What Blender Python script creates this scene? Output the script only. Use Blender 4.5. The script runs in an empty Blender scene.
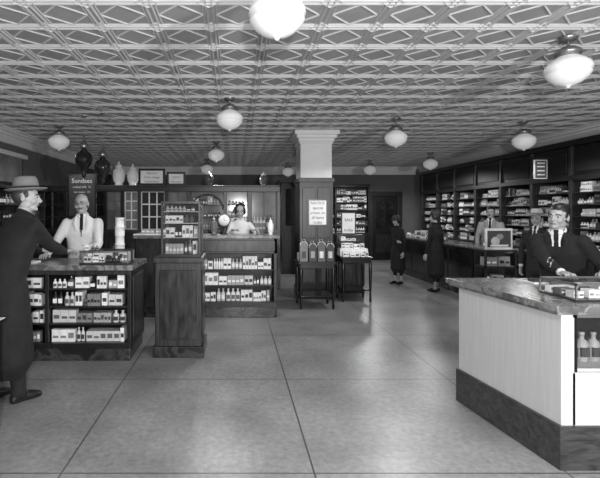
import bpy, math, random
import numpy as np
from mathutils import Vector, Matrix
R=random.Random(7)
sc=bpy.context.scene
H=3.1; XL=-4.15; XR=6.2; YB=15.0; YF=-1.2
# ---------------------------------------------------------------- materials
MATS={}
def newmat(name):
    m=bpy.data.materials.new(name); m.use_nodes=True
    nt=m.node_tree; b=nt.nodes['Principled BSDF']
    return m,nt,b
def gray(name,v,rough=.6,var=.12,scale=6,metal=0,bump=0,emit=0):
    if name in MATS: return MATS[name]
    m,nt,b=newmat(name)
    tc=nt.nodes.new('ShaderNodeTexCoord'); n=nt.nodes.new('ShaderNodeTexNoise')
    n.inputs['Scale'].default_value=scale; n.inputs['Detail'].default_value=5
    cr=nt.nodes.new('ShaderNodeValToRGB')
    a=v*(1-var); c=min(1,v*(1+var))
    cr.color_ramp.elements[0].position=.3; cr.color_ramp.elements[0].color=(a,a,a,1)
    cr.color_ramp.elements[1].position=.7; cr.color_ramp.elements[1].color=(c,c,c,1)
    nt.links.new(tc.outputs['Object'],n.inputs['Vector']); nt.links.new(n.outputs['Fac'],cr.inputs['Fac'])
    nt.links.new(cr.outputs['Color'],b.inputs['Base Color'])
    b.inputs['Roughness'].default_value=rough; b.inputs['Metallic'].default_value=metal
    if bump:
        bp=nt.nodes.new('ShaderNodeBump'); bp.inputs['Strength'].default_value=bump; bp.inputs['Distance'].default_value=.02
        nt.links.new(n.outputs['Fac'],bp.inputs['Height']); nt.links.new(bp.outputs['Normal'],b.inputs['Normal'])
    if emit:
        b.inputs['Emission Color'].default_value=(1,1,1,1); b.inputs['Emission Strength'].default_value=emit
    MATS[name]=m; return m
def wood(name,v,contrast=.5,rough=.35,sc3=(18,18,1.2),bright=None):
    m,nt,b=newmat(name)
    tc=nt.nodes.new('ShaderNodeTexCoord'); mp=nt.nodes.new('ShaderNodeMapping'); mp.inputs['Scale'].default_value=sc3
    n=nt.nodes.new('ShaderNodeTexNoise'); n.inputs['Scale'].default_value=2.2; n.inputs['Detail'].default_value=6; n.inputs['Distortion'].default_value=.8
    cr=nt.nodes.new('ShaderNodeValToRGB')
    a=v*(1-contrast); c=v*(1+contrast)
    cr.color_ramp.elements[0].position=.35; cr.color_ramp.elements[0].color=(a,a,a,1)
    cr.color_ramp.elements[1].position=.68; cr.color_ramp.elements[1].color=(c,c,c,1)
    nt.links.new(tc.outputs['Object'],mp.inputs['Vector']); nt.links.new(mp.outputs[0],n.inputs['Vector'])
    nt.links.new(n.outputs['Fac'],cr.inputs['Fac']); nt.links.new(cr.outputs['Color'],b.inputs['Base Color'])
    b.inputs['Roughness'].default_value=rough
    MATS[name]=m; return m
def marble(name,lo,hi,scale=5):
    m,nt,b=newmat(name)
    tc=nt.nodes.new('ShaderNodeTexCoord'); n=nt.nodes.new('ShaderNodeTexNoise')
    n.inputs['Scale'].default_value=scale; n.inputs['Detail'].default_value=9; n.inputs['Distortion'].default_value=1.2
    cr=nt.nodes.new('ShaderNodeValToRGB'); e=cr.color_ramp.elements
    e[0].position=.35; e[0].color=(lo,lo,lo,1); e[1].position=.62; e[1].color=(lo*1.5,lo*1.5,lo*1.5,1)
    k=e.new(.5); k.color=(hi,hi,hi,1); k2=e.new(.45); k2.color=(lo*1.4,)*3+(1,)
    nt.links.new(tc.outputs['Object'],n.inputs['Vector']); nt.links.new(n.outputs['Fac'],cr.inputs['Fac']); nt.links.new(cr.outputs['Color'],b.inputs['Base Color'])
    b.inputs['Roughness'].default_value=.22
    MATS[name]=m; return m
def glass(name,tint=.85,gl=.12):
    m=bpy.data.materials.new(name); m.use_nodes=True; nt=m.node_tree; nt.nodes.clear()
    o=nt.nodes.new('ShaderNodeOutputMaterial'); t=nt.nodes.new('ShaderNodeBsdfTransparent'); g=nt.nodes.new('ShaderNodeBsdfGlossy'); mx=nt.nodes.new('ShaderNodeMixShader')
    t.inputs[0].default_value=(tint,tint,tint,1); g.inputs['Roughness'].default_value=.05; mx.inputs[0].default_value=gl
    nt.links.new(t.outputs[0],mx.inputs[1]); nt.links.new(g.outputs[0],mx.inputs[2]); nt.links.new(mx.outputs[0],o.inputs[0])
    MATS[name]=m; return m
gray('black_cloth',.007,.9,.4,12,bump=.6); gray('dark_cloth',.015,.9,.4,12,bump=.6); gray('trouser_cloth',.010,.9,.3,12,bump=.6)
gray('white_cloth',.68,.8,.06,9,bump=.7); gray('gray_cloth',.3,.85,.1,12,bump=.6); gray('skin',.34,.5,.06,10); gray('stocking',.3,.6,.05,10)
gray('hair_dark',.010,.45,.4,60); gray('hair_gray',.09,.6,.4,60); gray('hair_mid',.03,.6,.4,60); gray('lips',.15,.5); gray('eye_white',.45,.3); gray('pupil',.01,.2)
gray('shoe_leather',.012,.25); gray('felt_dark',.04,.8); gray('felt_gray',.17,.8,.06); gray('felt_light',.45,.8,.06); gray('felt_band',.012,.7)
gray('plaster_white',.75,.6,.05,3); gray('plaster_gray',.14,.7,.08,2); gray('tin_ceiling',.34,.6,.10,2.5); gray('tin_moulding_highlight',.5,.5,.06,3)  # moulding toned lighter than the tin panels: ridge highlights painted into the colour
gray('paper_white',.8,.7,.04); gray('ink',.02,.6); gray('chalk',.5,.8)
gray('black_metal',.015,.35); gray('nickel',.3,.3,.05,5,metal=.8); gray('opal_glass',.8,.15,.02,4,emit=.12)
gray('ceramic',.8,.12,.03); gray('dark_glass',.02,.06,.2); gray('wood_near_black',.006,.5); gray('pane_gray',.18,.12,.35,3); gray('pane_dark',.012,.12,.5,3)  # includes the near-black wood of case backs and upper panels
wood('wood_dark',.009,.6); wood('wood_mid',.024,.6); wood('wood_black',.006,.5,.3); wood('wood_oak',.50,.07,.4,(30,30,1))
wood('wood_veneer',.025,.75,.28,(6,6,1.5))
marble('marble_dark',.012,.05,4); marble('marble_gray',.08,.24,7); marble('marble_white',.6,.8,5)
wood('marble_base',.042,.5,.3,(3,9,14))
glass('glass_clear',.93,.06)
GV=[.012,.04,.10,.2,.36,.55,.75,.82,.8]
for i,v in enumerate(GV): gray('pack_%d'%i,v,.5,.1,15)
gray('bottle_dark',.02,.1,.3); gray('bottle_mid',.12,.12,.3)
GOODS=['pack_%d'%i for i in range(9)]
# floor
def floor_mat():
    m,nt,b=newmat('linoleum'); N=nt.nodes.new; L=nt.links.new
    tc=N('ShaderNodeTexCoord'); n=N('ShaderNodeTexNoise'); n.inputs['Scale'].default_value=22; n.inputs['Detail'].default_value=10; n.inputs['Roughness'].default_value=.7
    n2=N('ShaderNodeTexNoise'); n2.inputs['Scale'].default_value=1.6; n2.inputs['Detail'].default_value=8
    L(tc.outputs['Object'],n.inputs['Vector']); L(tc.outputs['Object'],n2.inputs['Vector'])
    cr=N('ShaderNodeValToRGB'); cr.color_ramp.elements[0].position=.32; cr.color_ramp.elements[0].color=(.19,.19,.19,1); cr.color_ramp.elements[1].position=.68; cr.color_ramp.elements[1].color=(.34,.34,.34,1)
    L(n.outputs['Fac'],cr.inputs['Fac'])
    cr2=N('ShaderNodeValToRGB'); cr2.color_ramp.elements[0].position=.35; cr2.color_ramp.elements[0].color=(.70,.70,.70,1); cr2.color_ramp.elements[1].position=.6; cr2.color_ramp.elements[1].color=(1,1,1,1)
    L(n2.outputs['Fac'],cr2.inputs['Fac'])
    mx=N('ShaderNodeMixRGB'); mx.blend_type='MULTIPLY'; mx.inputs[0].default_value=1; L(cr.outputs[0],mx.inputs[1]); L(cr2.outputs[0],mx.inputs[2])
    sx=N('ShaderNodeSeparateXYZ'); L(tc.outputs['Object'],sx.inputs[0])
    outs=[]
    for ax,off in ((0,1.07),(1,.35)):
        a=N('ShaderNodeMath'); a.operation='ADD'; a.inputs[1].default_value=off+15.5; L(sx.outputs[ax],a.inputs[0])
        d=N('ShaderNodeMath'); d.operation='MODULO'; d.inputs[1].default_value=1.55; L(a.outputs[0],d.inputs[0])
        c=N('ShaderNodeMath'); c.operation='LESS_THAN'; c.inputs[1].default_value=.012; L(d.outputs[0],c.inputs[0]); outs.append(c)
    mm=N('ShaderNodeMath'); mm.operation='MAXIMUM'; L(outs[0].outputs[0],mm.inputs[0]); L(outs[1].outputs[0],mm.inputs[1])
    mx2=N('ShaderNodeMixRGB'); mx2.inputs[2].default_value=(.06,.06,.06,1); L(mm.outputs[0],mx2.inputs[0]); L(mx.outputs[0],mx2.inputs[1])
    L(mx2.outputs[0],b.inputs['Base Color']); b.inputs['Roughness'].default_value=.34
    MATS['linoleum']=m
floor_mat()
# ---------------------------------------------------------------- mesh builder
def loft_geo(pts,rad,n=12,cap=True):
    pts=[Vector(p) for p in pts]; rr=[(r,r) if not isinstance(r,(tuple,list)) else r for r in rad]
    T=[]
    for i in range(len(pts)):
        a=pts[max(0,i-1)]; b=pts[min(len(pts)-1,i+1)]; t=(b-a)
        T.append(t.normalized() if t.length>1e-9 else Vector((0,0,1)))
    P=[];Q=[];TT=[]
    if cap:
        P.append(pts[0]-T[0]*min(rr[0])*.6); Q.append((rr[0][0]*.7,rr[0][1]*.7)); TT.append(T[0])
    P+=pts;Q+=rr;TT+=T
    if cap:
        P.append(pts[-1]+T[-1]*min(rr[-1])*.6); Q.append((rr[-1][0]*.7,rr[-1][1]*.7)); TT.append(T[-1])
    V=[];F=[]
    ref=Vector((1,0,0)) if abs(T[0].x)<.8 else Vector((0,0,1))
    for p,q,t in zip(P,Q,TT):
        s=(ref-t*ref.dot(t)).normalized(); o=t.cross(s)
        for k in range(n):
            a=2*math.pi*k/n
            V.append(tuple(p+s*q[0]*math.cos(a)+o*q[1]*math.sin(a)))
    m=len(P)
    for i in range(m-1):
        for k in range(n):
            k2=(k+1)%n
            F.append((i*n+k,i*n+k2,(i+1)*n+k2,(i+1)*n+k))
    F.append(tuple(range(n))[::-1]); F.append(tuple((m-1)*n+k for k in range(n)))
    return V,F
def ell_geo(c,r,n=14,m=9):
    V=[];F=[]
    for i in range(m+1):
        th=math.pi*i/m
        for k in range(n):
            a=2*math.pi*k/n; s=max(math.sin(th),.001)
            V.append((c[0]+r[0]*s*math.cos(a),c[1]+r[1]*s*math.sin(a),c[2]+r[2]*math.cos(th)))
    for i in range(m):
        for k in range(n):
            k2=(k+1)%n; F.append((i*n+k,(i+1)*n+k,(i+1)*n+k2,i*n+k2))
    F.append(tuple(range(n))); F.append(tuple(m*n+k for k in range(n))[::-1])
    return V,F
class MB:
    def __init__(s): s.v=[];s.f=[];s.mi=[];s.sm=[];s.mats=[]
    def idx(s,m):
        if m not in s.mats: s.mats.append(m)
        return s.mats.index(m)
    def add(s,V,F,mat,smooth=False,M=None):
        o=len(s.v)
        if M is not None: V=[tuple(M@Vector(p)) for p in V]
        s.v+=[tuple(p) for p in V]; s.f+=[tuple(i+o for i in f) for f in F]
        if isinstance(mat,list): s.mi+=[s.idx(m) for m in mat]
        else: s.mi+=[s.idx(mat)]*len(F)
        s.sm+=[smooth]*len(F)
    def box(s,x0,x1,y0,y1,z0,z1,mat,M=None):
        V=[(x,y,z) for z in (z0,z1) for y in (y0,y1) for x in (x0,x1)]
        s.add(V,[(0,2,3,1),(4,5,7,6),(0,1,5,4),(2,6,7,3),(0,4,6,2),(1,3,7,5)],mat,False,M)
    def poly(s,P,z0,z1,mat):
        n=len(P); V=[(p[0],p[1],z0) for p in P]+[(p[0],p[1],z1) for p in P]
        s.add(V,[tuple(range(n))[::-1],tuple(range(n,2*n))]+[(i,(i+1)%n,n+(i+1)%n,n+i) for i in range(n)],mat)
    def lathe(s,c,prof,mat,n=20,M=None,smooth=True,ov=(1,1)):
        V=[];F=[];m=len(prof)
        for r,z in prof:
            for k in range(n):
                a=2*math.pi*k/n; V.append((c[0]+max(r,.0005)*ov[0]*math.cos(a),c[1]+max(r,.0005)*ov[1]*math.sin(a),c[2]+z))
        for i in range(m-1):
            for k in range(n):
                k2=(k+1)%n; F.append((i*n+k,i*n+k2,(i+1)*n+k2,(i+1)*n+k))
        F.append(tuple(range(n))[::-1]); F.append(tuple((m-1)*n+k for k in range(n)))
        s.add(V,F,mat,smooth,M)
    def tube(s,pts,rad,mat,n=10,M=None):
        if not isinstance(rad,list): rad=[rad]*len(pts)
        V,F=loft_geo(pts,rad,n); s.add(V,F,mat,True,M)
    def ell(s,c,r,mat,M=None,n=14,m=9):
        V,F=ell_geo(c,r,n,m); s.add(V,F,mat,True,M)
    def make(s,name,bevel=0,loc=None,rotz=0):
        me=bpy.data.meshes.new(name); me.from_pydata(s.v,[],s.f)
        for m in s.mats: me.materials.append(MATS[m])
        me.polygons.foreach_set('material_index',s.mi); me.polygons.foreach_set('use_smooth',s.sm); me.update()
        ob=bpy.data.objects.new(name,me); sc.collection.objects.link(ob)
        if loc: ob.location=loc; ob.rotation_euler=(0,0,rotz)
        if bevel:
            b=ob.modifiers.new('bevel','BEVEL'); b.width=bevel; b.segments=2; b.limit_method='ANGLE'; b.angle_limit=math.radians(50)
        return ob
def remesh(V,F,voxel,it=3):
    me=bpy.data.meshes.new('tmp'); me.from_pydata(V,[],F); ob=bpy.data.objects.new('tmp',me); sc.collection.objects.link(ob)
    r=ob.modifiers.new('r','REMESH'); r.mode='VOXEL'; r.voxel_size=voxel
    if it:
        q=ob.modifiers.new('s','SMOOTH'); q.factor=.5; q.iterations=it
    dg=bpy.context.evaluated_depsgraph_get(); dg.update()
    m2=bpy.data.meshes.new_from_object(ob.evaluated_get(dg))
    v=[tuple(p.co) for p in m2.vertices]; f=[tuple(p.vertices) for p in m2.polygons]
    bpy.data.objects.remove(ob); bpy.data.meshes.remove(m2); bpy.data.meshes.remove(me)
    return v,f
def text_on(mb,s,M,size,mat='paper_white'):
    cu=bpy.data.curves.new('t','FONT'); cu.body=s; cu.size=size; cu.align_x='CENTER'; cu.resolution_u=2
    ob=bpy.data.objects.new('t',cu); sc.collection.objects.link(ob)
    dg=bpy.context.evaluated_depsgraph_get(); dg.update()
    m2=bpy.data.meshes.new_from_object(ob.evaluated_get(dg))
    mb.add([tuple(p.co) for p in m2.vertices],[tuple(p.vertices) for p in m2.polygons],mat,False,M)
    bpy.data.objects.remove(ob)
def MX(x,y,z):
    rot=Matrix(((1,0,0,0),(0,0,-1,0),(0,1,0,0),(0,0,0,1)))
    return Matrix.Translation((x,y,z))@rot
def UV(o,u,v):
    u=Vector(u).normalized(); v=Vector(v).normalized(); w=Vector((0,0,1))
    return Matrix(((u.x,v.x,w.x,o[0]),(u.y,v.y,w.y,o[1]),(u.z,v.z,w.z,o[2]),(0,0,0,1)))
def goods(mb,M,L,D,hmax,wmin=.03,wmax=.11,bottle=.35,lo=0,gap=.006,hmin=.35,hi=9):
    x=.01
    while x<L-wmin-.01:
        w=R.uniform(wmin,wmax); h=hmax*R.uniform(hmin,.95); rep=R.choice([1,2,2,3,4,5]); d=min(D*.8,R.uniform(.05,.16))
        bt=R.random()<bottle
        if bt: w=min(w,.075)
        col=R.choice(GOODS[lo:hi]) if not bt else R.choice(['bottle_dark','bottle_mid','pack_7' if hi>7 else 'pack_4','pack_3','pack_5'])
        lab=R.choice(['pack_7','pack_6','pack_8','pack_1','pack_0']) if hi>7 else R.choice(['pack_5','pack_6','pack_2','pack_0','pack_1'])
        if col in ('pack_6','pack_7','pack_8','pack_5'): lab=R.choice(['pack_0','pack_1','pack_2','pack_3'])
        y=R.uniform(.01,.05)
        stack=1 if bt or h>hmax*.5 else R.choice([1,2])
        for k in range(rep):
            if x+w>L-.005: break
            if bt:
                r=w/2-.001; c=(x+w/2,y+r,0)
                mb.lathe(c,[(r*.95,0),(r,.004),(r,h*.62),(r*.8,h*.7),(r*.38,h*.78),(r*.38,h*.9),(r*.48,h*.91),(r*.45,h)],col,8,M)
                mb.box(x+w*.14,x+w*.86,y-.002,y+r*.6,h*.18,h*.5,lab if lab!='pack_0' else 'pack_6',M)
            else:
                for q in range(stack):
                    z=q*(h+.001)
                    if z+h>hmax: break
                    mb.box(x,x+w-.002,y,y+d,z,z+h,col,M)
                    mb.box(x+w*.12,x+w*.85,y-.0015,y+.001,z+h*.3,z+h*R.choice([.5,.6,.75]),lab,M)
            x+=w+.001
        x+=gap*R.uniform(.3,3)
# ---------------------------------------------------------------- room
b=MB(); b.box(XL-.2,XR+.2,YF,YB+.2,-.1,0,'linoleum'); b.make('floor')
b=MB(); b.box(XL-.2,XR+.2,YF,YB+.2,H,H+.15,'tin_ceiling')
def ridge(p,q,w,h):
    p=Vector(p);q=Vector(q);d=(q-p).normalized();s=Vector((-d.y,d.x))*w/2
    V=[(p.x+s.x,p.y+s.y,H+.001),(p.x-s.x,p.y-s.y,H+.001),(p.x,p.y,H-h),(q.x+s.x,q.y+s.y,H+.001),(q.x-s.x,q.y-s.y,H+.001),(q.x,q.y,H-h)]
    b.add(V,[(0,2,1),(3,4,5),(0,3,5,2),(1,2,5,4)],'tin_moulding_highlight')
C=.44
nx=int((XR-XL)/C)+1; ny=int((YB-YF)/C)+1
for i in range(nx+1):
    x=min(XL+i*C,XR)
    for o in (-.022,.022): ridge((x+o,YF),(x+o,YB),.024,.015)
for j in range(ny+1):
    y=min(YF+j*C,YB)
    for o in (-.022,.022): ridge((XL,y+o),(XR,y+o),.024,.015)
for i in range(nx):
    for j in range(ny):
        x0=XL+i*C;y0=YF+j*C; cx=x0+C/2; cy=y0+C/2
        a=C/2-.05
        Q=[(cx-a,cy),(cx,cy-a),(cx+a,cy),(cx,cy+a)]
        for k in range(4): ridge(Q[k],Q[(k+1)%4],.020,.009)
        a=C/2-.05
        P=[(cx-a,cy-a),(cx+a,cy-a),(cx+a,cy+a),(cx-a,cy+a)]
        for k in range(4): ridge(P[k],P[(k+1)%4],.014,.008)
        a=.08
        Q=[(x0-a,y0),(x0,y0-a),(x0+a,y0),(x0,y0+a)]
        for k in range(4): ridge(Q[k],Q[(k+1)%4],.016,.015)
b.make('ceiling')
b=MB(); b.box(XR,XR+.2,YF,YB,0,H,'plaster_gray'); b.make('wall_right')
b=MB(); b.box(XL-.2,XL,YF,YB,0,H,'plaster_gray'); b.make('wall_left')
b=MB(); b.box(XL-.2,4.44,YB,YB+.2,0,H,'plaster_gray'); b.box(5.56,XR+.2,YB,YB+.2,0,H,'plaster_gray'); b.box(4.44,5.56,YB,YB+.2,2.29,H,'plaster_gray'); b.make('wall_back')
def cornice(name,axis,c,a0,a1,sgn):
    b=MB()
    for k,(d,z0,z1) in enumerate([(.06,2.84,2.88),(.04,2.88,2.98),(.09,2.98,3.03),(.14,3.03,3.07),(.18,3.07,H)]):
        lo,hi=sorted((c,c+sgn*d))
        if axis=='y': b.box(lo,hi,a0,a1,z0,z1,'plaster_white')
        else: b.box(a0,a1,lo,hi,z0,z1,'plaster_white')
    b.make(name)
cornice('trim_1','y',XR,YF,YB,-1); cornice('trim_2','y',XL,YF,YB,1); cornice('trim_3','x',YB,XL+.2,XR-.2,-1)
b=MB(); b.box(XL,XL+.02,YF,YB,0,.15,'wood_dark'); b.make('baseboard_left')
b=MB(); b.box(XL+.03,4.4,YB-.02,YB,0,.15,'wood_dark'); b.make('baseboard_back')
b=MB()
b.box(4.45,4.57,YB-.05,YB+.1,0,2.25,'wood_mid'); b.box(5.43,5.55,YB-.05,YB+.1,0,2.25,'wood_mid'); b.box(4.45,5.55,YB-.06,YB+.1,2.13,2.28,'wood_mid')
b.box(4.57,5.43,YB+.02,YB+.07,0,2.13,'wood_dark'); b.box(4.7,5.3,YB+.01,YB+.03,1.05,1.95,'pane_dark'); b.box(4.7,5.3,YB+.0,YB+.03,.25,.85,'wood_mid')
b.ell((5.35,YB-.01,1.0),(.03,.03,.03),'nickel'); b.make('door_1',.006)
b=MB(); b.box(XL,XL+.10,1.5,8.8,2.62,2.70,'plaster_white'); b.box(XL,XL+.03,1.5,8.8,2.14,2.62,'pane_gray')
for y in np.arange(1.5,8.9,.9): b.box(XL,XL+.05,y,y+.03,2.1,2.62,'wood_dark')
b.box(XL,XL+.10,1.5,8.8,2.06,2.14,'wood_dark'); b.make('window_1',.006)
# ---------------------------------------------------------------- lamps
def lamp(x,y,drop=0,s=1,e=26):
    b=MB(); zt=H-.002
    b.lathe((x,y,zt),[(.075*s,0),(.078*s,-.015),(.05*s,-.04),(.02*s,-.05)],'nickel',24)
    b.tube([(x,y,zt-.04),(x,y,zt-.11-drop)],.013,'nickel')
    z=zt-.09-drop
    b.lathe((x,y,z),[(.02,0.01),(.05*s,0),(.085*s,-.02),(.10*s,-.035),(.10*s,-.06),(.085*s,-.065),(.088*s,-.09)],'nickel',28)
    b.lathe((x,y,z-.07),[(.08*s,0),(.09*s,-.02),(.135*s,-.045),(.168*s,-.08),(.178*s,-.115),(.165*s,-.15),(.171*s,-.155),(.165*s,-.165),(.14*s,-.20),(.095*s,-.235),(.045*s,-.255),(.02*s,-.26),(.012,-.275),(.001,-.28)],'opal_glass',32)
    b.make('ceiling_lamp')
    l=bpy.data.lights.new('bulb','SPOT'); l.energy=e*2.6; l.shadow_soft_size=.12; l.spot_size=math.radians(174); l.spot_blend=.3
    o=bpy.data.objects.new('lamp_light',l); o.location=(x,y,z-.4); sc.collection.objects.link(o)
for x,y,dr,e in [(.26,2.78,0,14),(-.07,5.9,.0,26),(2.85,3.85,0,10),(2.56,7.16,.04,32),(4.75,7.4,.05,18),(4.95,11.4,.0,26),(-3.05,7.8,0,10),(-.4,9.6,0,34),(-.8,12.8,0,34),(3.9,13,0,34),(1.6,13.6,0,28)]:
    lamp(x,y,dr,1,e)
# ---------------------------------------------------------------- column
cx,cy=1.5,8.6
b=MB(); b.box(cx-.33,cx+.33,cy-.33,cy+.33,0,.18,'wood_black'); b.box(cx-.31,cx+.31,cy-.31,cy+.31,.18,2.2,'wood_dark')
b.box(cx-.33,cx+.33,cy-.33,cy+.33,2.15,2.23,'wood_mid')
for z0,z1 in ((.3,1.0),(1.12,2.05)):
    for q in (-.28,.0):
        b.box(cx+q+.02,cx+q+.26,cy-.325,cy-.31,z0,z1,'wood_mid')
b.box(cx-.29,cx+.29,cy-.29,cy+.29,2.23,2.95,'plaster_white')
for k,(d,z0,z1) in enumerate([(.31,2.86,2.9),(.33,2.9,2.96),(.37,2.96,3.02),(.41,3.02,H-.001)]): b.box(cx-d,cx+d,cy-d,cy+d,z0,z1,'plaster_white')
b.make('column',.006)
def sign(name,x0,x1,y,z0,z1,lines,frame='wood_black',paper='paper_white',ink='ink',fw=.025,size=.06):
    b=MB(); b.box(x0,x1,y,y+.02,z0,z1,frame); b.box(x0+fw,x1-fw,y-.004,y,z0+fw,z1-fw,paper)
    n=len(lines)
    for i,t in enumerate(lines):
        text_on(b,t,MX((x0+x1)/2,y-.006,z1-fw-(z1-z0-2*fw)*(i+.8)/n*1.0),size,ink)
    return b.make(name)
sign('notice_sign',1.33,1.70,cy-.36,1.34,1.84,['NOTICE','special','prices on','all items','today'],size=.07,fw=.03)
# ---------------------------------------------------------------- pedestal showcase
X0,X1,Y0=-.88,-.37,4.95
b=MB()
b.box(X0-.02,X1+.03,Y0-.02,Y0+.52,0,.12,'marble_dark'); b.box(X0,X1,Y0,Y0+.5,.12,1.04,'wood_mid')
b.box(X0+.05,X1-.05,Y0-.012,Y0,.2,.96,'wood_veneer'); b.box(X1,X1+.012,Y0+.05,Y0+.45,.2,.96,'wood_veneer')
b.box(X0-.02,X1+.02,Y0-.02,Y0+.52,1.04,1.10,'wood_mid')
b.make('pedestal_cabinet',.008)
b=MB(); a0,a1,c0,c1=X0+.06,X1-.01,Y0+.02,Y0+.42
b.box(a0,a1,c0,c1,1.1,1.13,'wood_dark'); b.box(a0,a1,c0,c1,1.69,1.72,'wood_mid')
for x in (a0,a1-.025):
    for y in (c0,c1-.025): b.box(x,x+.025,y,y+.025,1.13,1.69,'wood_mid')
for z in (1.31,1.47,1.6): b.box(a0+.02,a1-.02,c0+.03,c1-.03,z,z+.008,'pack_5')
b.box(a0+.02,a1-.02,c1-.012,c1-.004,1.13,1.69,'pane_dark')
b.box(a0+.025,a1-.025,c0+.008,c0+.012,1.13,1.69,'glass_clear'); b.box(a1-.012,a1-.008,c0+.025,c1-.025,1.13,1.69,'glass_clear')
b.make('glass_showcase',.003)
b=MB()
for z,h in ((1.131,.17),(1.319,.14),(1.479,.11),(1.609,.07)): goods(b,UV((a0+.03,c0+.05,z),(1,0,0),(0,1,0)),a1-a0-.06,.25,h,.03,.06,.55,4,.004,.6)
b.make('toiletry_bottles')
# ---------------------------------------------------------------- left display case
b=MB(); X0,X1,Y0,Y1=-3.0,-1.11,4.8,5.5
b.box(X0,X1-.02,Y0+.03,Y1,0,.14,'marble_dark')
b.box(X0,X1,Y0,Y1,.14,.2,'wood_dark'); b.box(X0,X1,Y1-.04,Y1,.2,.98,'wood_dark'); b.box(X1-.04,X1,Y0,Y1,.2,.98,'wood_dark'); b.box(X0,X0+.04,Y0,Y1,.2,.98,'wood_dark')
b.box(-2.03,-1.99,Y0,Y1,.2,.98,'wood_dark')
for z in (.385,.57,.76): b.box(X0,X1,Y0+.04,Y1-.02,z,z+.018,'wood_mid')
b.box(X0-.02,X1+.03,Y0-.04,Y1+.02,.98,1.035,'marble_gray')
b.box(X0,X1,Y0-.01,Y0+.02,.93,.98,'wood_mid'); b.box(X1,X1+.01,Y0+.08,Y1-.08,.26,.9,'wood_mid')
b.make('display_counter',.006)
b=MB()
for z,h in ((.201,.17),(.404,.155),(.589,.16),(.779,.145)): goods(b,UV((-1.985,Y0+.03,z),(1,0,0),(0,1,0)),.83,.3,h,.03,.085,.4,3,.006,.5)
for z,h in ((.201,.17),(.404,.155),(.589,.16),(.779,.145)): goods(b,UV((-2.94,Y0+.03,z),(1,0,0),(0,1,0)),.88,.3,h,.03,.10,.3,3,.006,.5)
b.make('medicine_boxes')
b=MB(); 
for k in range(5): 
    r=.055 if k%2 else .05
    b.lathe((-1.33,5.2,1.036+k*.1),[(r,0),(r,.006),(r,.085),(r+.004,.086),(r+.004,.098),(.02,.099)],'ceramic',18)
b.make('stack_of_canisters')
b=MB(); b.box(-1.66,-1.14,4.80,5.10,1.036,1.055,'wood_mid'); b.box(-1.66,-1.14,4.80,5.10,1.175,1.185,'glass_clear')
for x in (-1.66,-1.152):
    for y in (4.80,5.088): b.box(x,x+.012,y,y+.012,1.055,1.175,'nickel')
b.box(-1.66,-1.14,4.80,4.808,1.168,1.185,'nickel'); b.box(-1.66,-1.14,5.092,5.1,1.055,1.185,'wood_mid')
b.make('countertop_showcase')
b=MB(); goods(b,UV((-1.64,4.83,1.056),(1,0,0),(0,1,0)),.48,.1,.10,.025,.06,.4,3,.004,.5); goods(b,UV((-1.64,4.97,1.056),(1,0,0),(0,1,0)),.48,.1,.11,.03,.07,.2,5,.004,.7); b.make('candy_boxes')
b=MB(); goods(b,UV((-1.64,4.86,1.186),(1,0,0),(0,1,0)),.2,.14,.07,.04,.08,.2,4,.01,.6); b.make('boxed_goods')
b=MB(); b.box(-2.5,-2.2,4.90,5.1,1.036,1.05,'paper_white'); b.make('counter_papers')
b=MB(); goods(b,UV((-1.62,5.3,1.036),(1,0,0),(0,1,0)),.22,.12,.2,.03,.06,.6,3); b.make('counter_bottles')
# ---------------------------------------------------------------- prescription counter
b=MB(); X0,X1,Y0,Y1=-1.5,.635,6.8,7.25
b.box(X0,X1,Y0+.03,Y1,0,.16,'marble_dark'); b.box(X0,X1,Y0-.0,Y1,.16,.24,'wood_dark')
b.box(X0,-.52,Y0,Y1,.24,1.2,'wood_dark'); b.box(X1-.05,X1,Y0,Y1,.24,1.2,'wood_dark'); b.box(X0,X1,Y1-.04,Y1,.24,1.2,'wood_dark')
b.box(-.52,X1,Y0,Y1,.97,1.2,'wood_dark'); b.box(-.5,X1-.03,Y0-.01,Y0,1.0,1.17,'wood_veneer')
for x in (-1.45,-1.1,-.8): b.box(x,x+.26,Y0-.012,Y0,.3,1.1,'wood_veneer')
for z in (.47,.71): b.box(-.52,X1-.05,Y0+.03,Y1-.03,z,z+.018,'wood_mid')
b.box(X0-.03,X1+.04,Y0-.05,Y1+.04,1.2,1.25,'marble_gray')
b.box(X0-.03,-.95,Y0-.05,Y1+.04,1.25,1.27,'marble_white')
b.make('prescription_counter',.006)
b=MB()
for z,h in ((.241,.2),(.489,.2),(.729,.21)): goods(b,UV((-.5,Y0+.04,z),(1,0,0),(0,1,0)),1.07,.25,h,.03,.08,.4,4,.004,.5)
b.make('medicine_boxes')
def jar(x,y,z,r,h,name='apothecary_jar',mat='ceramic',cap='ceramic',n=20):
    b=MB(); b.lathe((x,y,z),[(r*.7,0),(r*.75,.02*h),(r*.55,.06*h),(r*.9,.2*h),(r,.4*h),(r*.95,.62*h),(r*.6,.72*h),(r*.5,.76*h)],mat,n)
    b.lathe((x,y,z),[(r*.62,.76*h),(r*.64,.79*h),(r*.45,.86*h),(r*.15,.9*h),(r*.16,.95*h),(r*.12,.99*h),(.001,h)],cap,n); b.make(name)
jar(.55,6.95,1.251,.045,.26); jar(-.33,7.0,1.251,.06,.3,mat='bottle_mid',cap='nickel')
b=MB(); b.lathe((0,0,0),[(.06,0),(.065,.01),(.02,.03),(.016,.12),(.03,.13)],'black_metal'); 
b.lathe((0,0,0),[(.001,-.02),(.095,-.02),(.1,-.01),(.1,.01),(.095,.02)],'nickel',28,Matrix.Translation((0,0,.22))@Matrix.Rotation(math.pi/2,4,'X'))
b.lathe((0,0,0),[(.001,.021),(.085,.021),(.085,.024)],'paper_white',28,Matrix.Translation((0,0,.22))@Matrix.Rotation(math.pi/2,4,'X'))
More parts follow.
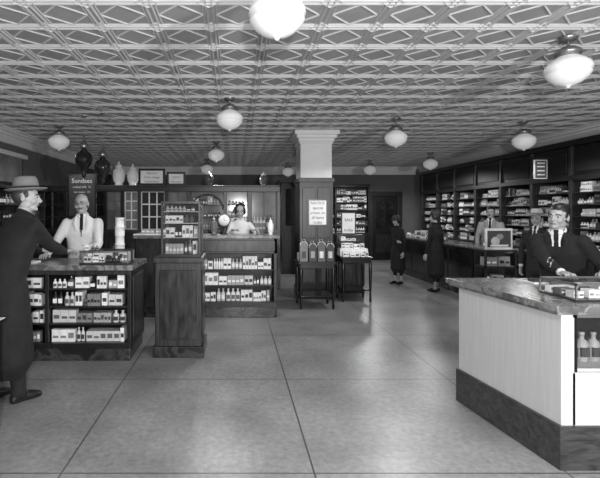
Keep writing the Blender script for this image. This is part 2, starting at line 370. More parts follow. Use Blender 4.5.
b.box(-.003,.003,-.028,-.025,.22,.285,'ink'); b.box(0,.045,-.028,-.025,.217,.223,'ink'); b.make('table_clock',0,(-.17,7.02,1.252))
b=MB(); goods(b,UV((-1.45,6.9,1.271),(1,0,0),(0,1,0)),.45,.2,.16,.03,.07,.7,3); b.make('counter_bottles')
# ---------------------------------------------------------------- pharmacy partition, glazed bays and bottle shelves
YP=9.3; T=.16
b=MB()
xs=[-4.1,-3.5,-2.68,-2.32,-1.98,-1.42,-.95,-.2,.3,.9]
b.box(-4.1,.9,YP,YP+T,0,1.2,'wood_dark'); b.box(-4.1,.9,YP-.03,YP+T+.02,1.18,1.24,'wood_mid'); b.box(-4.12,.92,YP-.05,YP+T+.04,2.02,2.12,'wood_dark')
b.box(-4.12,.92,YP-.07,YP+T+.06,2.12,2.15,'wood_mid')
for x in xs: b.box(x-.035,x+.035,YP-.02,YP+T,0,2.02,'wood_dark')
def panes(x0,x1,z0,z1,nx_,nz,fr,pm):
    b.box(x0,x1,YP+.06,YP+.075,z0,z1,pm)
    for i in range(nx_+1):
        x=x0+(x1-x0)*i/nx_; b.box(x-.012,x+.012,YP+.03,YP+.06,z0,z1,fr)
    for i in range(nz+1):
        z=z0+(z1-z0)*i/nz; b.box(x0,x1,YP+.03,YP+.06,z-.012,z+.012,fr)
panes(-2.64,-2.36,1.24,2.02,2,4,'plaster_gray','pane_gray'); panes(-2.28,-2.02,1.24,2.02,2,4,'plaster_white','pane_gray'); panes(-1.94,-1.46,1.24,2.02,3,3,'plaster_white','pane_dark')
panes(-4.06,-3.54,1.24,2.02,2,3,'wood_mid','pane_dark'); panes(-3.46,-2.72,1.24,2.02,3,3,'wood_mid','pane_dark')
panes(-1.38,-.99,1.24,2.02,2,3,'plaster_gray','pane_gray')
panes(.34,.86,1.24,2.02,2,1,'wood_mid','pane_gray')
b.box(-.91,.26,YP+.10,YP+.115,1.24,2.02,'pane_gray')
for k in range(12):
    a0=math.pi*k/12;a1=math.pi*(k+1)/12
    b.tube([(-.575-.33*math.cos(a0),YP+.02,1.66+.3*math.sin(a0)),(-.575-.33*math.cos(a1),YP+.02,1.66+.3*math.sin(a1))],.018,'wood_mid',6)
for z in (1.48,1.74): b.box(-.91,.26,YP+.0,YP+.1,z,z+.015,'wood_mid')
b.box(-4.1,.9,YP-.035,YP,.1,.16,'wood_mid')
for i in range(9): b.box(xs[i]+.1,xs[i+1]-.1,YP-.012,YP,.28,1.08,'wood_veneer')
b.make('pharmacy_partition',.004)
b=MB()
for z,h in ((1.241,.2),(1.496,.2),(1.756,.2)): 
    goods(b,UV((-.87,YP+.0,z),(1,0,0),(0,1,0)),.6,.08,h,.04,.075,.85,3,.01); goods(b,UV((-.15,YP+.0,z),(1,0,0),(0,1,0)),.38,.08,h,.04,.075,.85,3,.01)
b.make('medicine_bottles')
b=MB(); goods(b,UV((.36,YP-.02,1.241),(1,0,0),(0,1,0)),.5,.06,.35,.05,.075,.9,4,.01,.6); b.make('medicine_bottles')
jar(-2.42,YP+.08,2.151,.13,.50); jar(-2.13,YP+.08,2.151,.12,.45)
sign('framed_certificate',-2.0,-1.45,YP+.02,2.151,2.5,['Diploma','of the college','of pharmacy'],size=.06,fw=.045); sign('framed_certificate',-1.41,-1.03,YP+.02,2.151,2.43,['Licence','pharmacist'],size=.05,fw=.04)
jar(-.55,YP+.08,2.151,.1,.3,mat='bottle_mid'); jar(.6,YP+.08,2.151,.09,.28,mat='bottle_mid')
b=MB(); x0,x1,y,z0,z1=-3.16,-2.62,8.5,1.5,2.32
b.box(x0,x1,y,y+.03,z0,z1,'wood_black'); b.box(x0+.03,x1-.03,y-.004,y,z0+.03,z1-.03,'ink')
for i,(t,s_) in enumerate([('Sundaes',.12),('malted milk  15',.055),('ice cream  10',.055),('soda  10',.055),('coffee  05',.055),('sandwich 15',.055),('pie  10',.055)]): text_on(b,t,MX((x0+x1)/2,y-.006,z1-.17-i*.095),s_,'chalk')
for x in (x0+.05,x1-.05): b.tube([(x,y+.02,0),(x,y+.02,z0+.05)],.018,'wood_black')
b.box(x0-.02,x1+.02,y-.15,y+.2,0,.03,'wood_black'); b.make('menu_board')
def globe(x,y,zc,s):
    b=MB(); z=zc
    b.lathe((x,y,z),[(.002,-.26*s),(.02*s,-.24*s),(.035*s,-.2*s),(.02*s,-.17*s),(.05*s,-.13*s),(.105*s,-.06*s),(.12*s,.0),(.1*s,.07*s),(.05*s,.11*s),(.03*s,.14*s)],'dark_glass',24)
    b.lathe((x,y,z),[(.03*s,.14*s),(.055*s,.15*s),(.06*s,.19*s),(.035*s,.23*s),(.012*s,.26*s),(.02*s,.29*s),(.004,.33*s)],'nickel',20)
    b.tube([(x,y,z+.3*s),(x,y,H)],.0025,'nickel',6); b.lathe((x,y,H-.03),[(.02,0),(.045,.02),(.045,.03)],'nickel'); b.make('hanging_show_globe')
globe(-2.35,7.0,2.42,1.15); globe(-2.0,6.8,2.28,1.05)
b=MB(); b.box(XL,XL+.4,4.5,9.1,0,.9,'wood_dark'); b.box(XL,XL+.02,4.5,9.1,.9,2.02,'wood_near_black'); b.box(XL,XL+.36,4.5,9.1,2.0,2.05,'wood_mid')
for y in np.arange(4.5,9.15,.9): b.box(XL,XL+.34,y,y+.03,.9,2.0,'wood_mid')
for z in (.9,1.17,1.44,1.71): b.box(XL,XL+.33,4.5,9.1,z,z+.02,'wood_mid')
b.make('wall_shelving',.004)
b=MB()
for z in (.921,1.191,1.461,1.731):
    for y in np.arange(4.54,9.0,.9): goods(b,UV((XL+.3,y,z),(0,1,0),(-1,0,0)),.83,.25,.22,.05,.1,.5,0,.02,.35,6)
b.make('medicine_bottles')
# ---------------------------------------------------------------- tables near column
def table(name,x0,x1,y0,y1,h):
    b=MB(); b.box(x0,x1,y0,y1,h-.035,h,'wood_black'); b.box(x0+.03,x1-.03,y0+.03,y1-.03,h-.11,h-.035,'wood_black')
    for x in (x0+.045,x1-.045):
        for y in (y0+.045,y1-.045): b.lathe((x,y,0),[(.016,0),(.022,.04),(.018,.1),(.026,h*.5),(.03,h*.7),(.028,h-.1)],'wood_black',10)
    b.box(x0+.04,x1-.04,y0+.04,y1-.04,.2,.22,'wood_black'); b.make(name,.004)
table('display_table',1.04,1.66,7.35,7.9,.78); table('display_table',1.88,2.45,7.95,8.5,.8)
b=MB()
for i in range(4):
    x=1.075+i*.145; w=.125; y=7.42; h=.30 if i%2 else .33
    P=[(x,.781),(x+w,.781)]+[(x+w/2+w/2*math.cos(t*math.pi/10),.781+h-w/2+w/2*math.sin(t*math.pi/10)) for t in range(11)]
    n=len(P); V=[(p[0],y,p[1]) for p in P]+[(p[0],y+.12,p[1]) for p in P]
    b.add(V,[tuple(range(n))[::-1],tuple(range(n,2*n))]+[(k,(k+1)%n,n+(k+1)%n,n+k) for k in range(n)],['pack_3','pack_1','pack_2','pack_1'][i])
    b.tube([(p[0],y-.002,p[1]) for p in P[2:]],.005,'pack_6',6)
    b.box(x+.03,x+w-.03,y-.004,y,.84,.95,['pack_1','pack_4','pack_6','pack_5'][i])
    b.tube([(x+w/2-.03,y+.06,.781+h-.003),(x+w/2-.02,y+.06,.781+h+.035),(x+w/2+.02,y+.06,.781+h+.035),(x+w/2+.03,y+.06,.781+h-.003)],.006,'pack_4',6)
b.make('handbag_display')
b=MB(); b.box(1.08,1.62,7.6,7.82,.781,.9,'pack_5'); b.box(1.12,1.55,7.62,7.8,.901,.99,'pack_3'); b.make('boxed_goods')
b=MB(); 
for z,h,y in ((.801,.12,8.0),): goods(b,UV((1.92,y,z),(1,0,0),(0,1,0)),.5,.15,h,.05,.09,.1,5)
b.box(1.92,2.42,8.2,8.45,.801,.93,'pack_6'); goods(b,UV((1.94,8.22,.931),(1,0,0),(0,1,0)),.46,.2,.14,.05,.09,.2,5); goods(b,UV((1.94,8.24,1.07),(1,0,0),(0,1,0)),.3,.18,.1,.05,.09,.0,5)
b.make('boxed_goods')
sign('counter_card',2.12,2.42,9.0,1.15,1.6,['SALE','today'],frame='wood_mid',size=.08); 
b=MB(); b.box(2.0,2.55,8.85,9.15,0,1.149,'wood_dark'); b.box(2.03,2.52,8.84,8.85,.1,1.05,'wood_veneer'); b.make('card_pedestal',.006)
# ---------------------------------------------------------------- back wall shelving
def case_back(x0,x1,y1,d,zb,zt,nm):
    b=MB(); y0=y1-d
    b.box(x0,x1,y0-.1,y1,0,zb,'wood_dark'); b.box(x0,x1,y1-.02,y1,zb,zt,'wood_mid'); b.box(x0-.03,x1+.03,y0-.03,y1,zt,zt+.1,'wood_dark')
    n=max(1,round((x1-x0)/.9))
    for i in range(n+1):
        x=x0+(x1-x0)*i/n; b.box(x-.02,x+.02,y0,y1,zb,zt,'wood_dark')
    nz=6
    g=MB()
    for k in range(nz):
        z=zb+(zt-zb)*k/nz; b.box(x0,x1,y0+.01,y1,z,z+.02,'wood_mid')
        for i in range(n): goods(g,UV((x0+(x1-x0)*i/n+.03,y0+.03,z+.021),(1,0,0),(0,1,0)),(x1-x0)/n-.06,d*.7,(zt-zb)/nz-.04,.05,.11,.3,1,.004,.35,8)
    b.make(nm,.004); g.make('medicine_boxes')
case_back(2.2,4.35,YB-.05,.35,.9,2.4,'back_shelving'); case_back(-3.8,1.9,YB-.05,.35,.9,2.3,'back_shelving')
b=MB(); b.box(1.2,2.1,11.6,12,0,2.35,'wood_black'); b.box(1.25,2.05,11.58,11.6,.15,1.1,'wood_dark'); b.box(1.3,2.0,11.58,11.6,1.25,2.2,'pane_dark'); b.box(1.15,2.15,11.55,12.05,2.35,2.43,'wood_dark'); b.make('dark_doorway_block',.006)  # dark cabinet shape added to stand in for a dark doorway
# ---------------------------------------------------------------- right wall cases
b=MB(); XF=5.75; ys=[2.6+i*1.02 for i in range(12)]
b.box(XF-.12,XR,ys[0],ys[-1],0,.88,'wood_dark'); b.box(XF-.15,XR,ys[0],ys[-1],.88,.92,'wood_mid')
b.box(XR-.03,XR,ys[0],ys[-1],.92,2.14,'wood_near_black'); b.box(XF-.03,XR,ys[0],ys[-1],2.14,2.22,'wood_dark'); b.box(XF+.02,XR,ys[0],ys[-1],2.22,2.72,'wood_black')
b.box(XF-.06,XR,ys[0],ys[-1],2.72,2.82,'wood_black')
for i,y in enumerate(ys):
    b.box(XF-.02,XR,y-.035,y+.035,.92,2.72,'wood_mid')
    if i<11:
        b.box(XF-.0,XF+.02,y+.1,y+.92,2.28,2.66,'wood_near_black'); b.box(XF-.13,XF-.12,y+.08,y+.94,.12,.8,'wood_veneer')
nz=6
for k in range(1,nz): 
    z=.92+1.22*k/nz; b.box(XF+.03,XR,ys[0],ys[-1],z-.018,z,'wood_mid')
b.make('wall_display_case',.005)
g=MB()
for i in range(11):
    for k in range(nz):
        z=.921+1.22*k/nz; goods(g,UV((XF+.05,ys[i]+.045,z),(0,1,0),(1,0,0)),.93,.25,1.22/nz-.03,.04,.09,.45,0,.006,.45,7)
g.make('medicine_boxes')
b=MB(); b.box(5.15,5.38,7.75,7.77,2.17,2.5,'pack_4'); b.box(5.17,5.36,7.744,7.75,2.19,2.48,'pack_1'); b.tube([(5.2,7.76,2.53),(5.74,7.76,2.53)],.01,'black_metal',6); b.tube([(5.22,7.76,2.5),(5.22,7.76,2.53)],.006,'black_metal',6); b.tube([(5.33,7.76,2.5),(5.33,7.76,2.53)],.006,'black_metal',6)
for zz in (2.23,2.3,2.37,2.43): b.box(5.20,5.33,7.738,7.744,zz,zz+.02,'pack_4')
b.make('hanging_sign')
b=MB(); x0,x1,y0,y1=4.35,4.85,7.3,12.2
b.box(x0+.03,x1,y0,y1,0,.12,'marble_dark'); b.box(x0,x1,y0,y1,.12,.93,'wood_dark'); b.box(x0-.03,x1+.03,y0-.03,y1+.03,.93,.97,'marble_gray')
for y in np.arange(y0+.05,y1-.8,.94): b.box(x0-.012,x0,y,y+.84,.2,.55,'wood_veneer'); b.box(x0-.008,x0,y,y+.84,.6,.88,'pane_dark')
b.make('aisle_counter',.006)
g=MB()
for a,l in ((7.35,.8),(9.6,2.2)): goods(g,UV((4.45,a,.971),(0,1,0),(1,0,0)),l,.25,.2,.05,.1,.4,3,.01); 
g.make('counter_goods')
# ---------------------------------------------------------------- near right counter
b=MB()
A=(1.90,3.82);Bq=(2.03,2.80)
b.poly([(A[0]-.02,3.83),(Bq[0]-.02,2.78),(4.2,2.78),(4.2,3.83)],0,.27,'marble_base')
b.poly([A,Bq,(2.12,2.80),(2.0,3.82)],.27,.97,'wood_oak')
b.poly([(2.0,3.77),(2.1,3.77),(4.2,3.77),(4.2,3.82),(2.0,3.82)],.27,.97,'wood_oak')
b.box(2.1,4.2,2.8,2.84,.27,.60,'wood_oak'); b.box(2.05,4.2,2.82,3.8,.60,.62,'wood_oak')
b.box(2.1,4.2,2.8,2.83,.94,.97,'nickel')
for x in (2.12,2.9,3.6): b.box(x-.012,x+.012,2.8,2.83,.6,.97,'wood_black')
b.box(2.1,4.2,2.81,2.815,.62,.94,'glass_clear')
b.box(2.05,4.2,3.3,3.32,.62,.97,'wood_near_black')
b.poly([(A[0]-.055,3.88),(Bq[0]-.055,2.75),(4.25,2.75),(4.25,3.88)],.97,.99,'marble_gray')
b.poly([(A[0]-.075,3.90),(Bq[0]-.075,2.73),(4.25,2.73),(4.25,3.90)],.99,1.03,'marble_gray')
b.make('sales_counter',.006)
g=MB(); goods(g,UV((2.16,2.9,.621),(1,0,0),(0,1,0)),1.9,.3,.24,.05,.1,.6,1,.02,.35,7); g.make('toiletry_bottles')
b=MB(); b.lathe((2.50,3.42,1.031),[(.06,0),(.07,.005),(.085,.03),(.08,.032),(.06,.012)],'nickel',20); b.make('ash_tray')
b=MB(); b.box(2.36,2.48,3.55,3.72,1.031,1.04,'paper_white'); b.box(2.38,2.45,3.58,3.66,1.041,1.065,'pack_1'); b.make('order_pad')
b=MB(); x0,x1,y0,y1=2.16,2.75,2.85,3.2
b.box(x0,x1,y0,y1,1.031,1.043,'wood_mid'); b.box(x0,x1,y0,y1,1.135,1.141,'glass_clear')
for x in (x0,x1-.01):
    for y in (y0,y1-.01): b.box(x,x+.01,y,y+.01,1.043,1.135,'nickel')
b.box(x0,x1,y0,y0+.006,1.13,1.143,'nickel'); b.box(x0,x0+.006,y0,y1,1.13,1.143,'nickel'); b.box(x0,x1,y1-.006,y1,1.13,1.143,'nickel')
b.make('countertop_showcase')
b=MB()
for yy in (2.88,2.98,3.08): goods(b,UV((2.18,yy,1.044),(1,0,0),(0,1,0)),.54,.09,.07,.025,.05,.4,2,.01,.4)
b.make('toiletry_boxes')
b=MB(); b.box(2.68,2.98,3.35,3.6,1.031,1.038,'paper_white'); b.box(2.73,2.95,3.37,3.55,1.039,1.043,'pack_4'); b.make('papers')
b=MB(); x0,x1,y0,y1=3.28,3.7,5.9,6.2
for z in (.05,.35,.62,.86): b.box(x0,x1,y0,y1,z,z+.025,'black_metal')
for x in (x0,x1-.025):
    for y in (y0,y1-.025): b.box(x,x+.025,y,y+.025,0,1.08,'black_metal')
b.box(x0,x1,y1-.02,y1,.05,1.08,'black_metal'); b.box(x0,x1,y0,y1,1.08,1.1,'black_metal')
b.box(x0+.06,x1,y0+.1,y0+.12,1.1,1.38,'pack_5'); b.box(x0+.085,x1-.025,y0+.096,y0+.1,1.13,1.35,'pack_1')
b.ell((3.47,y0+.094,1.21),(.06,.004,.06),'pack_4'); b.ell((3.53,y0+.094,1.27),(.05,.004,.04),'pack_3'); b.box(3.4,3.64,y0+.092,y0+.096,1.14,1.165,'pack_5')
for z in (.075,.375,.645,.885): goods(b,UV((x0+.03,y0+.02,z),(1,0,0),(0,1,0)),.36,.2,.16,.05,.09,.2,0,.006,.35,5)
b.make('display_rack')
b=MB(); b.box(-2.3,-1.62,2.75,3.15,.83,.86,'wood_black'); 
for x in (-2.26,-1.66):
    for y in (2.79,3.11): b.box(x-.02,x+.02,y-.02,y+.02,0,.83,'wood_black')
b.box(-2.26,-1.66,2.8,3.1,.1,.83,'wood_black')
b.make('side_table',.004)
b=MB(); 
for k in range(4): b.box(-2.05+.01*k,-1.60+.01*k,2.88+.01*k,3.08,.861+k*.005,.865+k*.005,'pack_5')
b.make('newspapers')
# ---------------------------------------------------------------- people
def build_hand():
    V=[];F=[]
    def ad(g):
        o=len(V); V.extend(g[0]); F.extend([tuple(i+o for i in f) for f in g[1]])
    ad(loft_geo([(0,-.03,0),(0,.0,0),(0,.05,.002),(0,.088,0)],[(.024,.02),(.027,.018),(.04,.015),(.04,.012)],12))
    for x,l,sp in ((-.031,.055,-.10),(-.0105,.072,-.03),(.0105,.078,.03),(.031,.07,.10)):
        y=.085; ad(loft_geo([(x,y-.015,0),(x+sp*l*.4,y+l*.42,.002),(x+sp*l*.7,y+l*.75,-.012),(x+sp*l,y+l*.95,-.028)],[.0095,.009,.008,.007],8))
    ad(loft_geo([(.022,.022,-.004),(.05,.05,-.01),(.058,.078,-.016),(.056,.098,-.022)],[.014,.0115,.0095,.008],8))
    return remesh(V,F,.005,1)
HAND=build_hand()
def build_head(fem):
    V=[];F=[]
    def ad(g):
        o=len(V); V.extend(g[0]); F.extend([tuple(i+o for i in f) for f in g[1]])
    ad(ell_geo((0,.015,.145),(.076,.096,.088))); ad(ell_geo((0,-.02,.10),(.064 if not fem else .06,.068,.088)))
    ad(ell_geo((0,-.04,.03),(.04 if not fem else .034,.04,.03))); 
    for s in (-1,1):
        ad(ell_geo((s*.034,-.055,.082),(.026,.028,.026))); ad(ell_geo((s*.077,.012,.105),(.010,.020,.032)))
        ad(loft_geo([(s*.012,-.084,.133),(s*.045,-.072,.134)],[.009,.008],8))
        ad(ell_geo((s*.045,-.0,.05),(.02,.04,.03)))
    ad(loft_geo([(0,-.082,.128),(0,-.094,.105),(0,-.108,.083),(0,-.1,.075)],[.008,.010,.014,.011],8))
    ad(loft_geo([(-.022,-.078,.052),(0,-.086,.053),(.022,-.078,.052)],[.007,.009,.007],8))
    ad(ell_geo((0,-.072,.018),(.02,.015,.014)))
    return remesh(V,F,.0065,2)
HEADS={0:build_head(0),1:build_head(1)}
def head_into(mb,M,fem=0,hair='hair_dark',bald=0,moust=0,glasses=0,hat=None,longhair=0):
    v,f=HEADS[fem]; mats=[]
    for q in f:
        c=sum((Vector(v[i]) for i in q),Vector())/len(q)
        mats.append('lips' if (abs(c.x)<.024 and .047<c.z<.058 and c.y<-.08) else 'skin')
    mb.add(v,f,mats,True,M)
    for s in (-1,1):
        mb.ell((s*.032,-.078,.113),(.0145,.010,.007),'eye_white',M,10,6); mb.ell((s*.032,-.086,.113),(.0075,.004,.0065),'pupil',M,8,5)
        mb.tube([(s*.016,-.093,.134),(s*.034,-.092,.139),(s*.054,-.079,.134)],[.0045,.005,.0035],hair,6,M)
    if bald:
        mb.ell((0,.045,.115),(.084,.075,.062),hair,M)
    elif longhair:
        mb.ell((0,.028,.142),(.09,.096,.105),hair,M); mb.ell((0,.075,.07),(.065,.045,.05),hair,M)
        for s in (-1,1): mb.ell((s*.07,.005,.115),(.026,.055,.065),hair,M)
    else:
        mb.ell((0,.024,.168),(.080,.098,.077),hair,M); mb.ell((0,.048,.125),(.078,.068,.078),hair,M)
        for s in (-1,1): mb.ell((s*.071,-.008,.135),(.010,.022,.028),hair,M)
    if moust: mb.tube([(-.028,-.083,.060),(0,-.094,.066),(.028,-.083,.060)],[.004,.008,.004],'hair_gray',8,M)
    if glasses:
        for s in (-1,1):
            V=[(s*.032+.02*math.cos(t*math.pi/6),-.098,.113+.017*math.sin(t*math.pi/6)) for t in range(13)]; mb.tube(V,.0016,'black_metal',5,M)
            mb.tube([(s*.052,-.096,.116),(s*.08,.0,.118)],.0016,'black_metal',5,M)
        mb.tube([(-.012,-.1,.116),(.012,-.1,.116)],.0016,'black_metal',5,M)
    if hat:
        K=M@Matrix.Translation((0,.01,.168))@Matrix.Rotation(math.radians(-6),4,'X')
        if hat[1]=='fedora':
            mb.lathe((0,0,0),[(.07,.0),(.12,-.004),(.15,.008),(.153,.014),(.148,.015),(.12,.004),(.098,.006)],hat[0],28,K,ov=(.93,1.08))
            mb.lathe((0,0,0),[(.096,.0),(.0965,.004),(.095,.032)],'felt_band',28,K,ov=(.93,1.08))
            mb.lathe((0,0,0),[(.095,.032),(.09,.07),(.082,.1),(.07,.113),(.045,.112),(.02,.098),(.002,.094)],hat[0],28,K,ov=(.93,1.08))
        else:
            mb.lathe((0,0,0),[(.09,-.03),(.125,-.034),(.127,-.028),(.097,-.01),(.1,.03),(.09,.07),(.06,.095),(.02,.1),(.001,.1)],hat[0],24,K,ov=(.95,1.08))
            mb.lathe((0,0,0),[(.1,-.015),(.103,-.01),(.103,.012),(.1,.016)],'felt_band',24,K,ov=(.95,1.08))
def person(name,loc,yaw,h,kind='suit',top='black_cloth',legm='trouser_cloth',fem=0,tg=(None,None),lean=0,hyaw=0,hpitch=0,shirt=False,head={},flat=(1,1),wide=1,hem=0,hroll=0):
    s=h/1.75; ya=math.radians(yaw); W=Matrix.Translation(loc)@Matrix.Rotation(ya,4,'Z')@Matrix.Scale(s,4); Wi=W.inverted()
    ln=math.radians(lean); piv=Vector((0,0,.95))
    RL=Matrix.Translation(piv)@Matrix.Rotation(ln,4,'X')@Matrix.Translation(-piv)
    up=lambda p: RL@Vector(p)
    V=[];F=[];segs=[]
    def ch(pts,rad,lab,n=16):
        o=len(V); g=loft_geo(pts,rad,n); V.extend(g[0]); F.extend([tuple(i+o for i in f) for f in g[1]])
        rr=[max(r) if isinstance(r,(tuple,list)) else r for r in rad]
        for i in range(len(pts)-1): segs.append((Vector(pts[i]),Vector(pts[i+1]),(rr[i]+rr[i+1])/2,lab))
    if fem: tor=[(1.50,.052,.05),(1.465,.085,.062),(1.425,.145,.078),(1.32,.16,.105),(1.26,.155,.12),(1.12,.13,.095),(1.0,.155,.11),(.92,.175,.125)]
    else: tor=[(1.505,.062,.06),(1.47,.10,.075),(1.42,.17,.09),(1.31,.19,.122),(1.14,.172,.118),(1.0,.172,.12),(.92,.175,.125)]
    ch([up((0,0,z)) for z,a,c in tor],[(a*wide if z<1.4 else a,c*wide if z<1.4 else c) for z,a,c in tor],'top',20)
    sk={'suit':[(.93,.178,.13),(.85,.185,.13),(.78,.187,.128)],'overcoat':[(.93,.185,.14),(.75,.205,.155),(.50-hem,.235,.175),(.46-hem,.235,.175)],
        'labcoat':[(.93,.18,.135),(.75,.2,.15),(.55,.215,.16)],'dress':[(.93,.175,.13),(.75,.195,.15),(.5,.2,.155),(.40,.205,.16)]}[kind]
    ch([(0,0,z) for z,a,c in sk],[(a*wide,c*wide) for z,a,c in sk],'top',20)
    ch([up((0,.01,1.48)),up((0,0,1.58))],[(.056 if not fem else .046,)*2,(.052 if not fem else .043,)*2],'neck')
    hipz=.90
    for sg in (-1,1):
        st=.06*sg if not fem else .03*sg
        if kind!='dress': ch([(sg*.09,0,hipz),(sg*.10,-.015+st*.3,.50),(sg*.105,st,.13),(sg*.105,st,.09)],[.095,.07,.056,.058],'leg')
        else: ch([(sg*.08,0,hipz),(sg*.075,-.01+st*.3,.48),(sg*.075,st+.015,.32),(sg*.075,st,.09)],[.085,.055,.05,.03],'leg')
        x=sg*(.105 if kind!='dress' else .075)
        ch([(x,st+.045,.042),(x,st-.03,.048),(x*1.08,st-.11,.04),(x*1.12,st-.17,.03)],[(.034,.04),(.036,.045),(.045,.036),(.032,.024)],'shoe')
    hands=[]
    for k,sg in enumerate((1,-1)):
        S=up((sg*(.175 if not fem else .148),0,1.405)); L1,L2=.30,.265
        if tg[k] is None: Tt=Vector((sg*.235,-.07,.86))
        else: Tt=Wi@Vector(tg[k])
        d=Tt-S; D=min(d.length,(L1+L2)*.985); dr=d.normalized(); Tt=S+dr*D
        a=(L1*L1-L2*L2+D*D)/(2*D); hh=math.sqrt(max(0,L1*L1-a*a))
        pole=Vector((sg*.6,.35,-1)); pole=(pole-dr*pole.dot(dr)).normalized(); E=S+dr*a+pole*hh
        w=wide
        ch([S,(S*.5+E*.5),E],[(.062 if not fem else .05)*w,(.055 if not fem else .043)*w,(.047 if not fem else .036)*w],'top',12); ch([E,(E*.6+Tt*.4),Tt],[(.047 if not fem else .036)*w,(.045 if not fem else .034)*w,.036 if not fem else .027],'top',12)
        fo=(Tt-E).normalized()
        upv=Vector((0,0,1))
        if tg[k] is not None and flat[k]: fo=Vector((fo.x,fo.y,fo.z*.15)).normalized()
        elif tg[k] is None: upv=Vector((sg,0,0))
        xx=fo.cross(upv).normalized(); zz=xx.cross(fo)
        mir=1 if sg==1 else -1
        Mh=Matrix(((xx.x*mir,fo.x,zz.x,Tt.x),(xx.y*mir,fo.y,zz.y,Tt.y),(xx.z*mir,fo.z,zz.z,Tt.z),(0,0,0,1)))@Matrix.Translation((0,.025,0))
        hands.append((Mh,Tt,fo))
    V=[tuple(v) for v in V]
    v,f=remesh(V,F,.013,4)
    v=[(p[0],p[1],max(p[2],0.0)) for p in v]
    Cn=np.array([np.mean([v[i] for i in q],axis=0) for q in f]); best=np.full(len(f),1e9); lab=np.zeros(len(f),int)
    for i,(p,q,r,l) in enumerate(segs):
        p=np.array(p);q=np.array(q);d=q-p; t=np.clip(((Cn-p)@d)/(d@d+1e-12),0,1); dist=np.linalg.norm(Cn-(p+t[:,None]*d),axis=1)/r
        m=dist<best; best[m]=dist[m]; lab[m]=i
    mm={'top':top,'leg':legm,'shoe':'shoe_leather','neck':'skin'}
    RI=RL.inverted(); mats=[]
    for i in range(len(f)):
        l=segs[lab[i]][3]; m=mm[l]; c=Vector(Cn[i])
        u=RI@c
        if l!='neck' and u.z>1.515 and abs(u.x)<.075: m='skin'
        if l=='leg' and kind=='dress': m='stocking'
        if shirt and l in('top','neck') and u.y<-.03 and 1.27<u.z<1.53 and abs(u.x)<(u.z-1.26)*.2:
            m='white_cloth' if abs(u.x)>.014 else 'black_cloth'
        mats.append(m)
    mb=MB(); mb.add(v,f,mats,True)
    col='white_cloth' if shirt else top
    ring=[up((.064*math.cos(t*math.pi/8),-.005+.06*math.sin(t*math.pi/8),1.505+.012*math.sin(t*math.pi/8))) for t in range(-3,12)]
    mb.tube(ring,.011,col,8)
    if kind in('suit','overcoat','labcoat'):
        for sg in (-1,1):
            mb.tube([up((sg*.062,-.045,1.50)),up((sg*.075,-.092,1.42)),up((sg*.045,-.122,1.31)),up((sg*.008,-.128,1.2))],[(.010,.012),(.028,.008),(.022,.007),(.006,.005)],top,8)
        for z in (1.16,1.06,.98): mb.ell(up((.012,-.125*wide,z)),(.009,.006,.009),'pack_2' if top!='white_cloth' else 'pack_4',None,8,5)
    for Mh,Tt,fo in hands:
        mb.add(HAND[0],HAND[1],'skin',True,Mh)
        mb.tube([Tt-fo*.02,Tt+fo*.012],[.034 if not fem else .027]*2,'white_cloth' if shirt else top,12)
    hb=up((0,-.012,1.525))
    Mhd=Matrix.Translation(hb)@Matrix.Rotation(math.radians(hyaw),4,'Z')@Matrix.Rotation(math.radians(hpitch),4,'X')@Matrix.Rotation(math.radians(hroll),4,'Y')
    head_into(mb,Mhd,fem,**head)
    ob=mb.make(name); ob.matrix_world=W
    return ob
person('male_customer',(-1.94,3.78,0),142,1.88,'overcoat','black_cloth',tg=((-1.98,4.72,1.12),(-1.62,4.5,1.13)),lean=17,hyaw=-42,hpitch=2,shirt=False,wide=1.15,hem=.12,head=dict(hat=('felt_gray','fedora'),hair='hair_mid'))
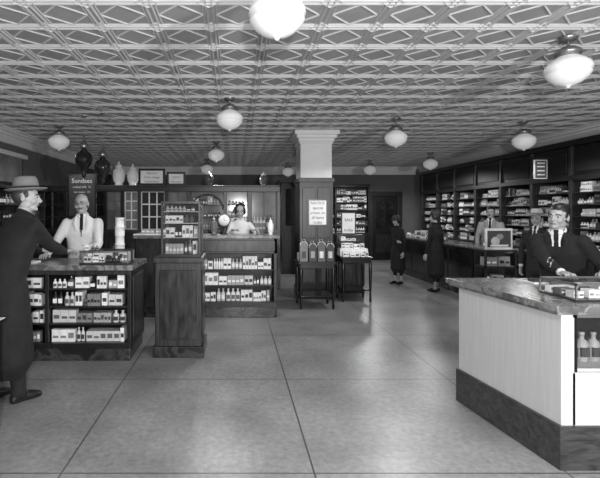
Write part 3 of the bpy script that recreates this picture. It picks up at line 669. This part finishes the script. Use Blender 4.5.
person('druggist',(-1.96,5.86,0),8,1.84,'labcoat','white_cloth',tg=((-1.74,5.36,1.10),(-2.24,5.38,1.10)),lean=13,hyaw=-4,hpitch=3,shirt=True,wide=1.12,hroll=-4,head=dict(bald=1,moust=1,glasses=1,hair='hair_gray'))
person('female_clerk',(.10,7.68,0),-8,1.74,'dress','white_cloth',fem=1,tg=((.36,7.30,1.31),(-.04,7.26,1.31)),lean=6,hyaw=5,hpitch=16,head=dict(longhair=1))
person('female_shopper',(4.02,9.0,0),-150,1.6,'dress','black_cloth',fem=1,lean=2,hyaw=30,head=dict(longhair=1,hat=('felt_dark','cloche')))
person('female_shopper',(3.62,10.0,0),-60,1.5,'dress','black_cloth',fem=1,tg=(None,(3.5,9.7,.98)),lean=4,hyaw=0,hpitch=8,flat=(1,0),head=dict(longhair=1,hat=('felt_dark','cloche')))
person('male_clerk',(5.12,9.0,0),-40,1.7,'suit','gray_cloth',tg=(None,None),lean=2,shirt=True,head=dict())
person('male_customer',(4.58,6.8,0),-60,1.60,'suit','dark_cloth',lean=3,hyaw=10,hpitch=5,shirt=True,head=dict(hat=('felt_light','fedora')))
person('male_clerk',(3.14,4.30,0),-48,1.72,'suit','black_cloth',tg=((3.12,3.80,1.09),(2.78,3.84,1.09)),lean=24,hyaw=-10,hpitch=0,shirt=True,wide=1.12,hroll=6,head=dict())
# ---------------------------------------------------------------- lights, world, camera
def pt(name,loc,e,r):
    l=bpy.data.lights.new(name,'POINT'); l.energy=e; l.shadow_soft_size=r; o=bpy.data.objects.new(name,l); o.location=loc; sc.collection.objects.link(o)
pt('flash_lamp_a',(.2,-.9,1.75),660,.08); pt('flash_lamp_b',(2.6,-.9,1.85),620,.08)
w=bpy.data.worlds.new('world'); sc.world=w; w.use_nodes=True; w.node_tree.nodes['Background'].inputs[0].default_value=(1,1,1,1); w.node_tree.nodes['Background'].inputs[1].default_value=.35
cam=bpy.data.cameras.new('camera'); co=bpy.data.objects.new('camera',cam); sc.collection.objects.link(co); sc.camera=co
co.location=(0,0,1.6); co.rotation_euler=(math.pi/2,0,0); cam.sensor_width=36; cam.lens=27; cam.shift_x=65/600; cam.shift_y=-27/600; cam.clip_start=.05
sc.view_settings.view_transform='Standard'
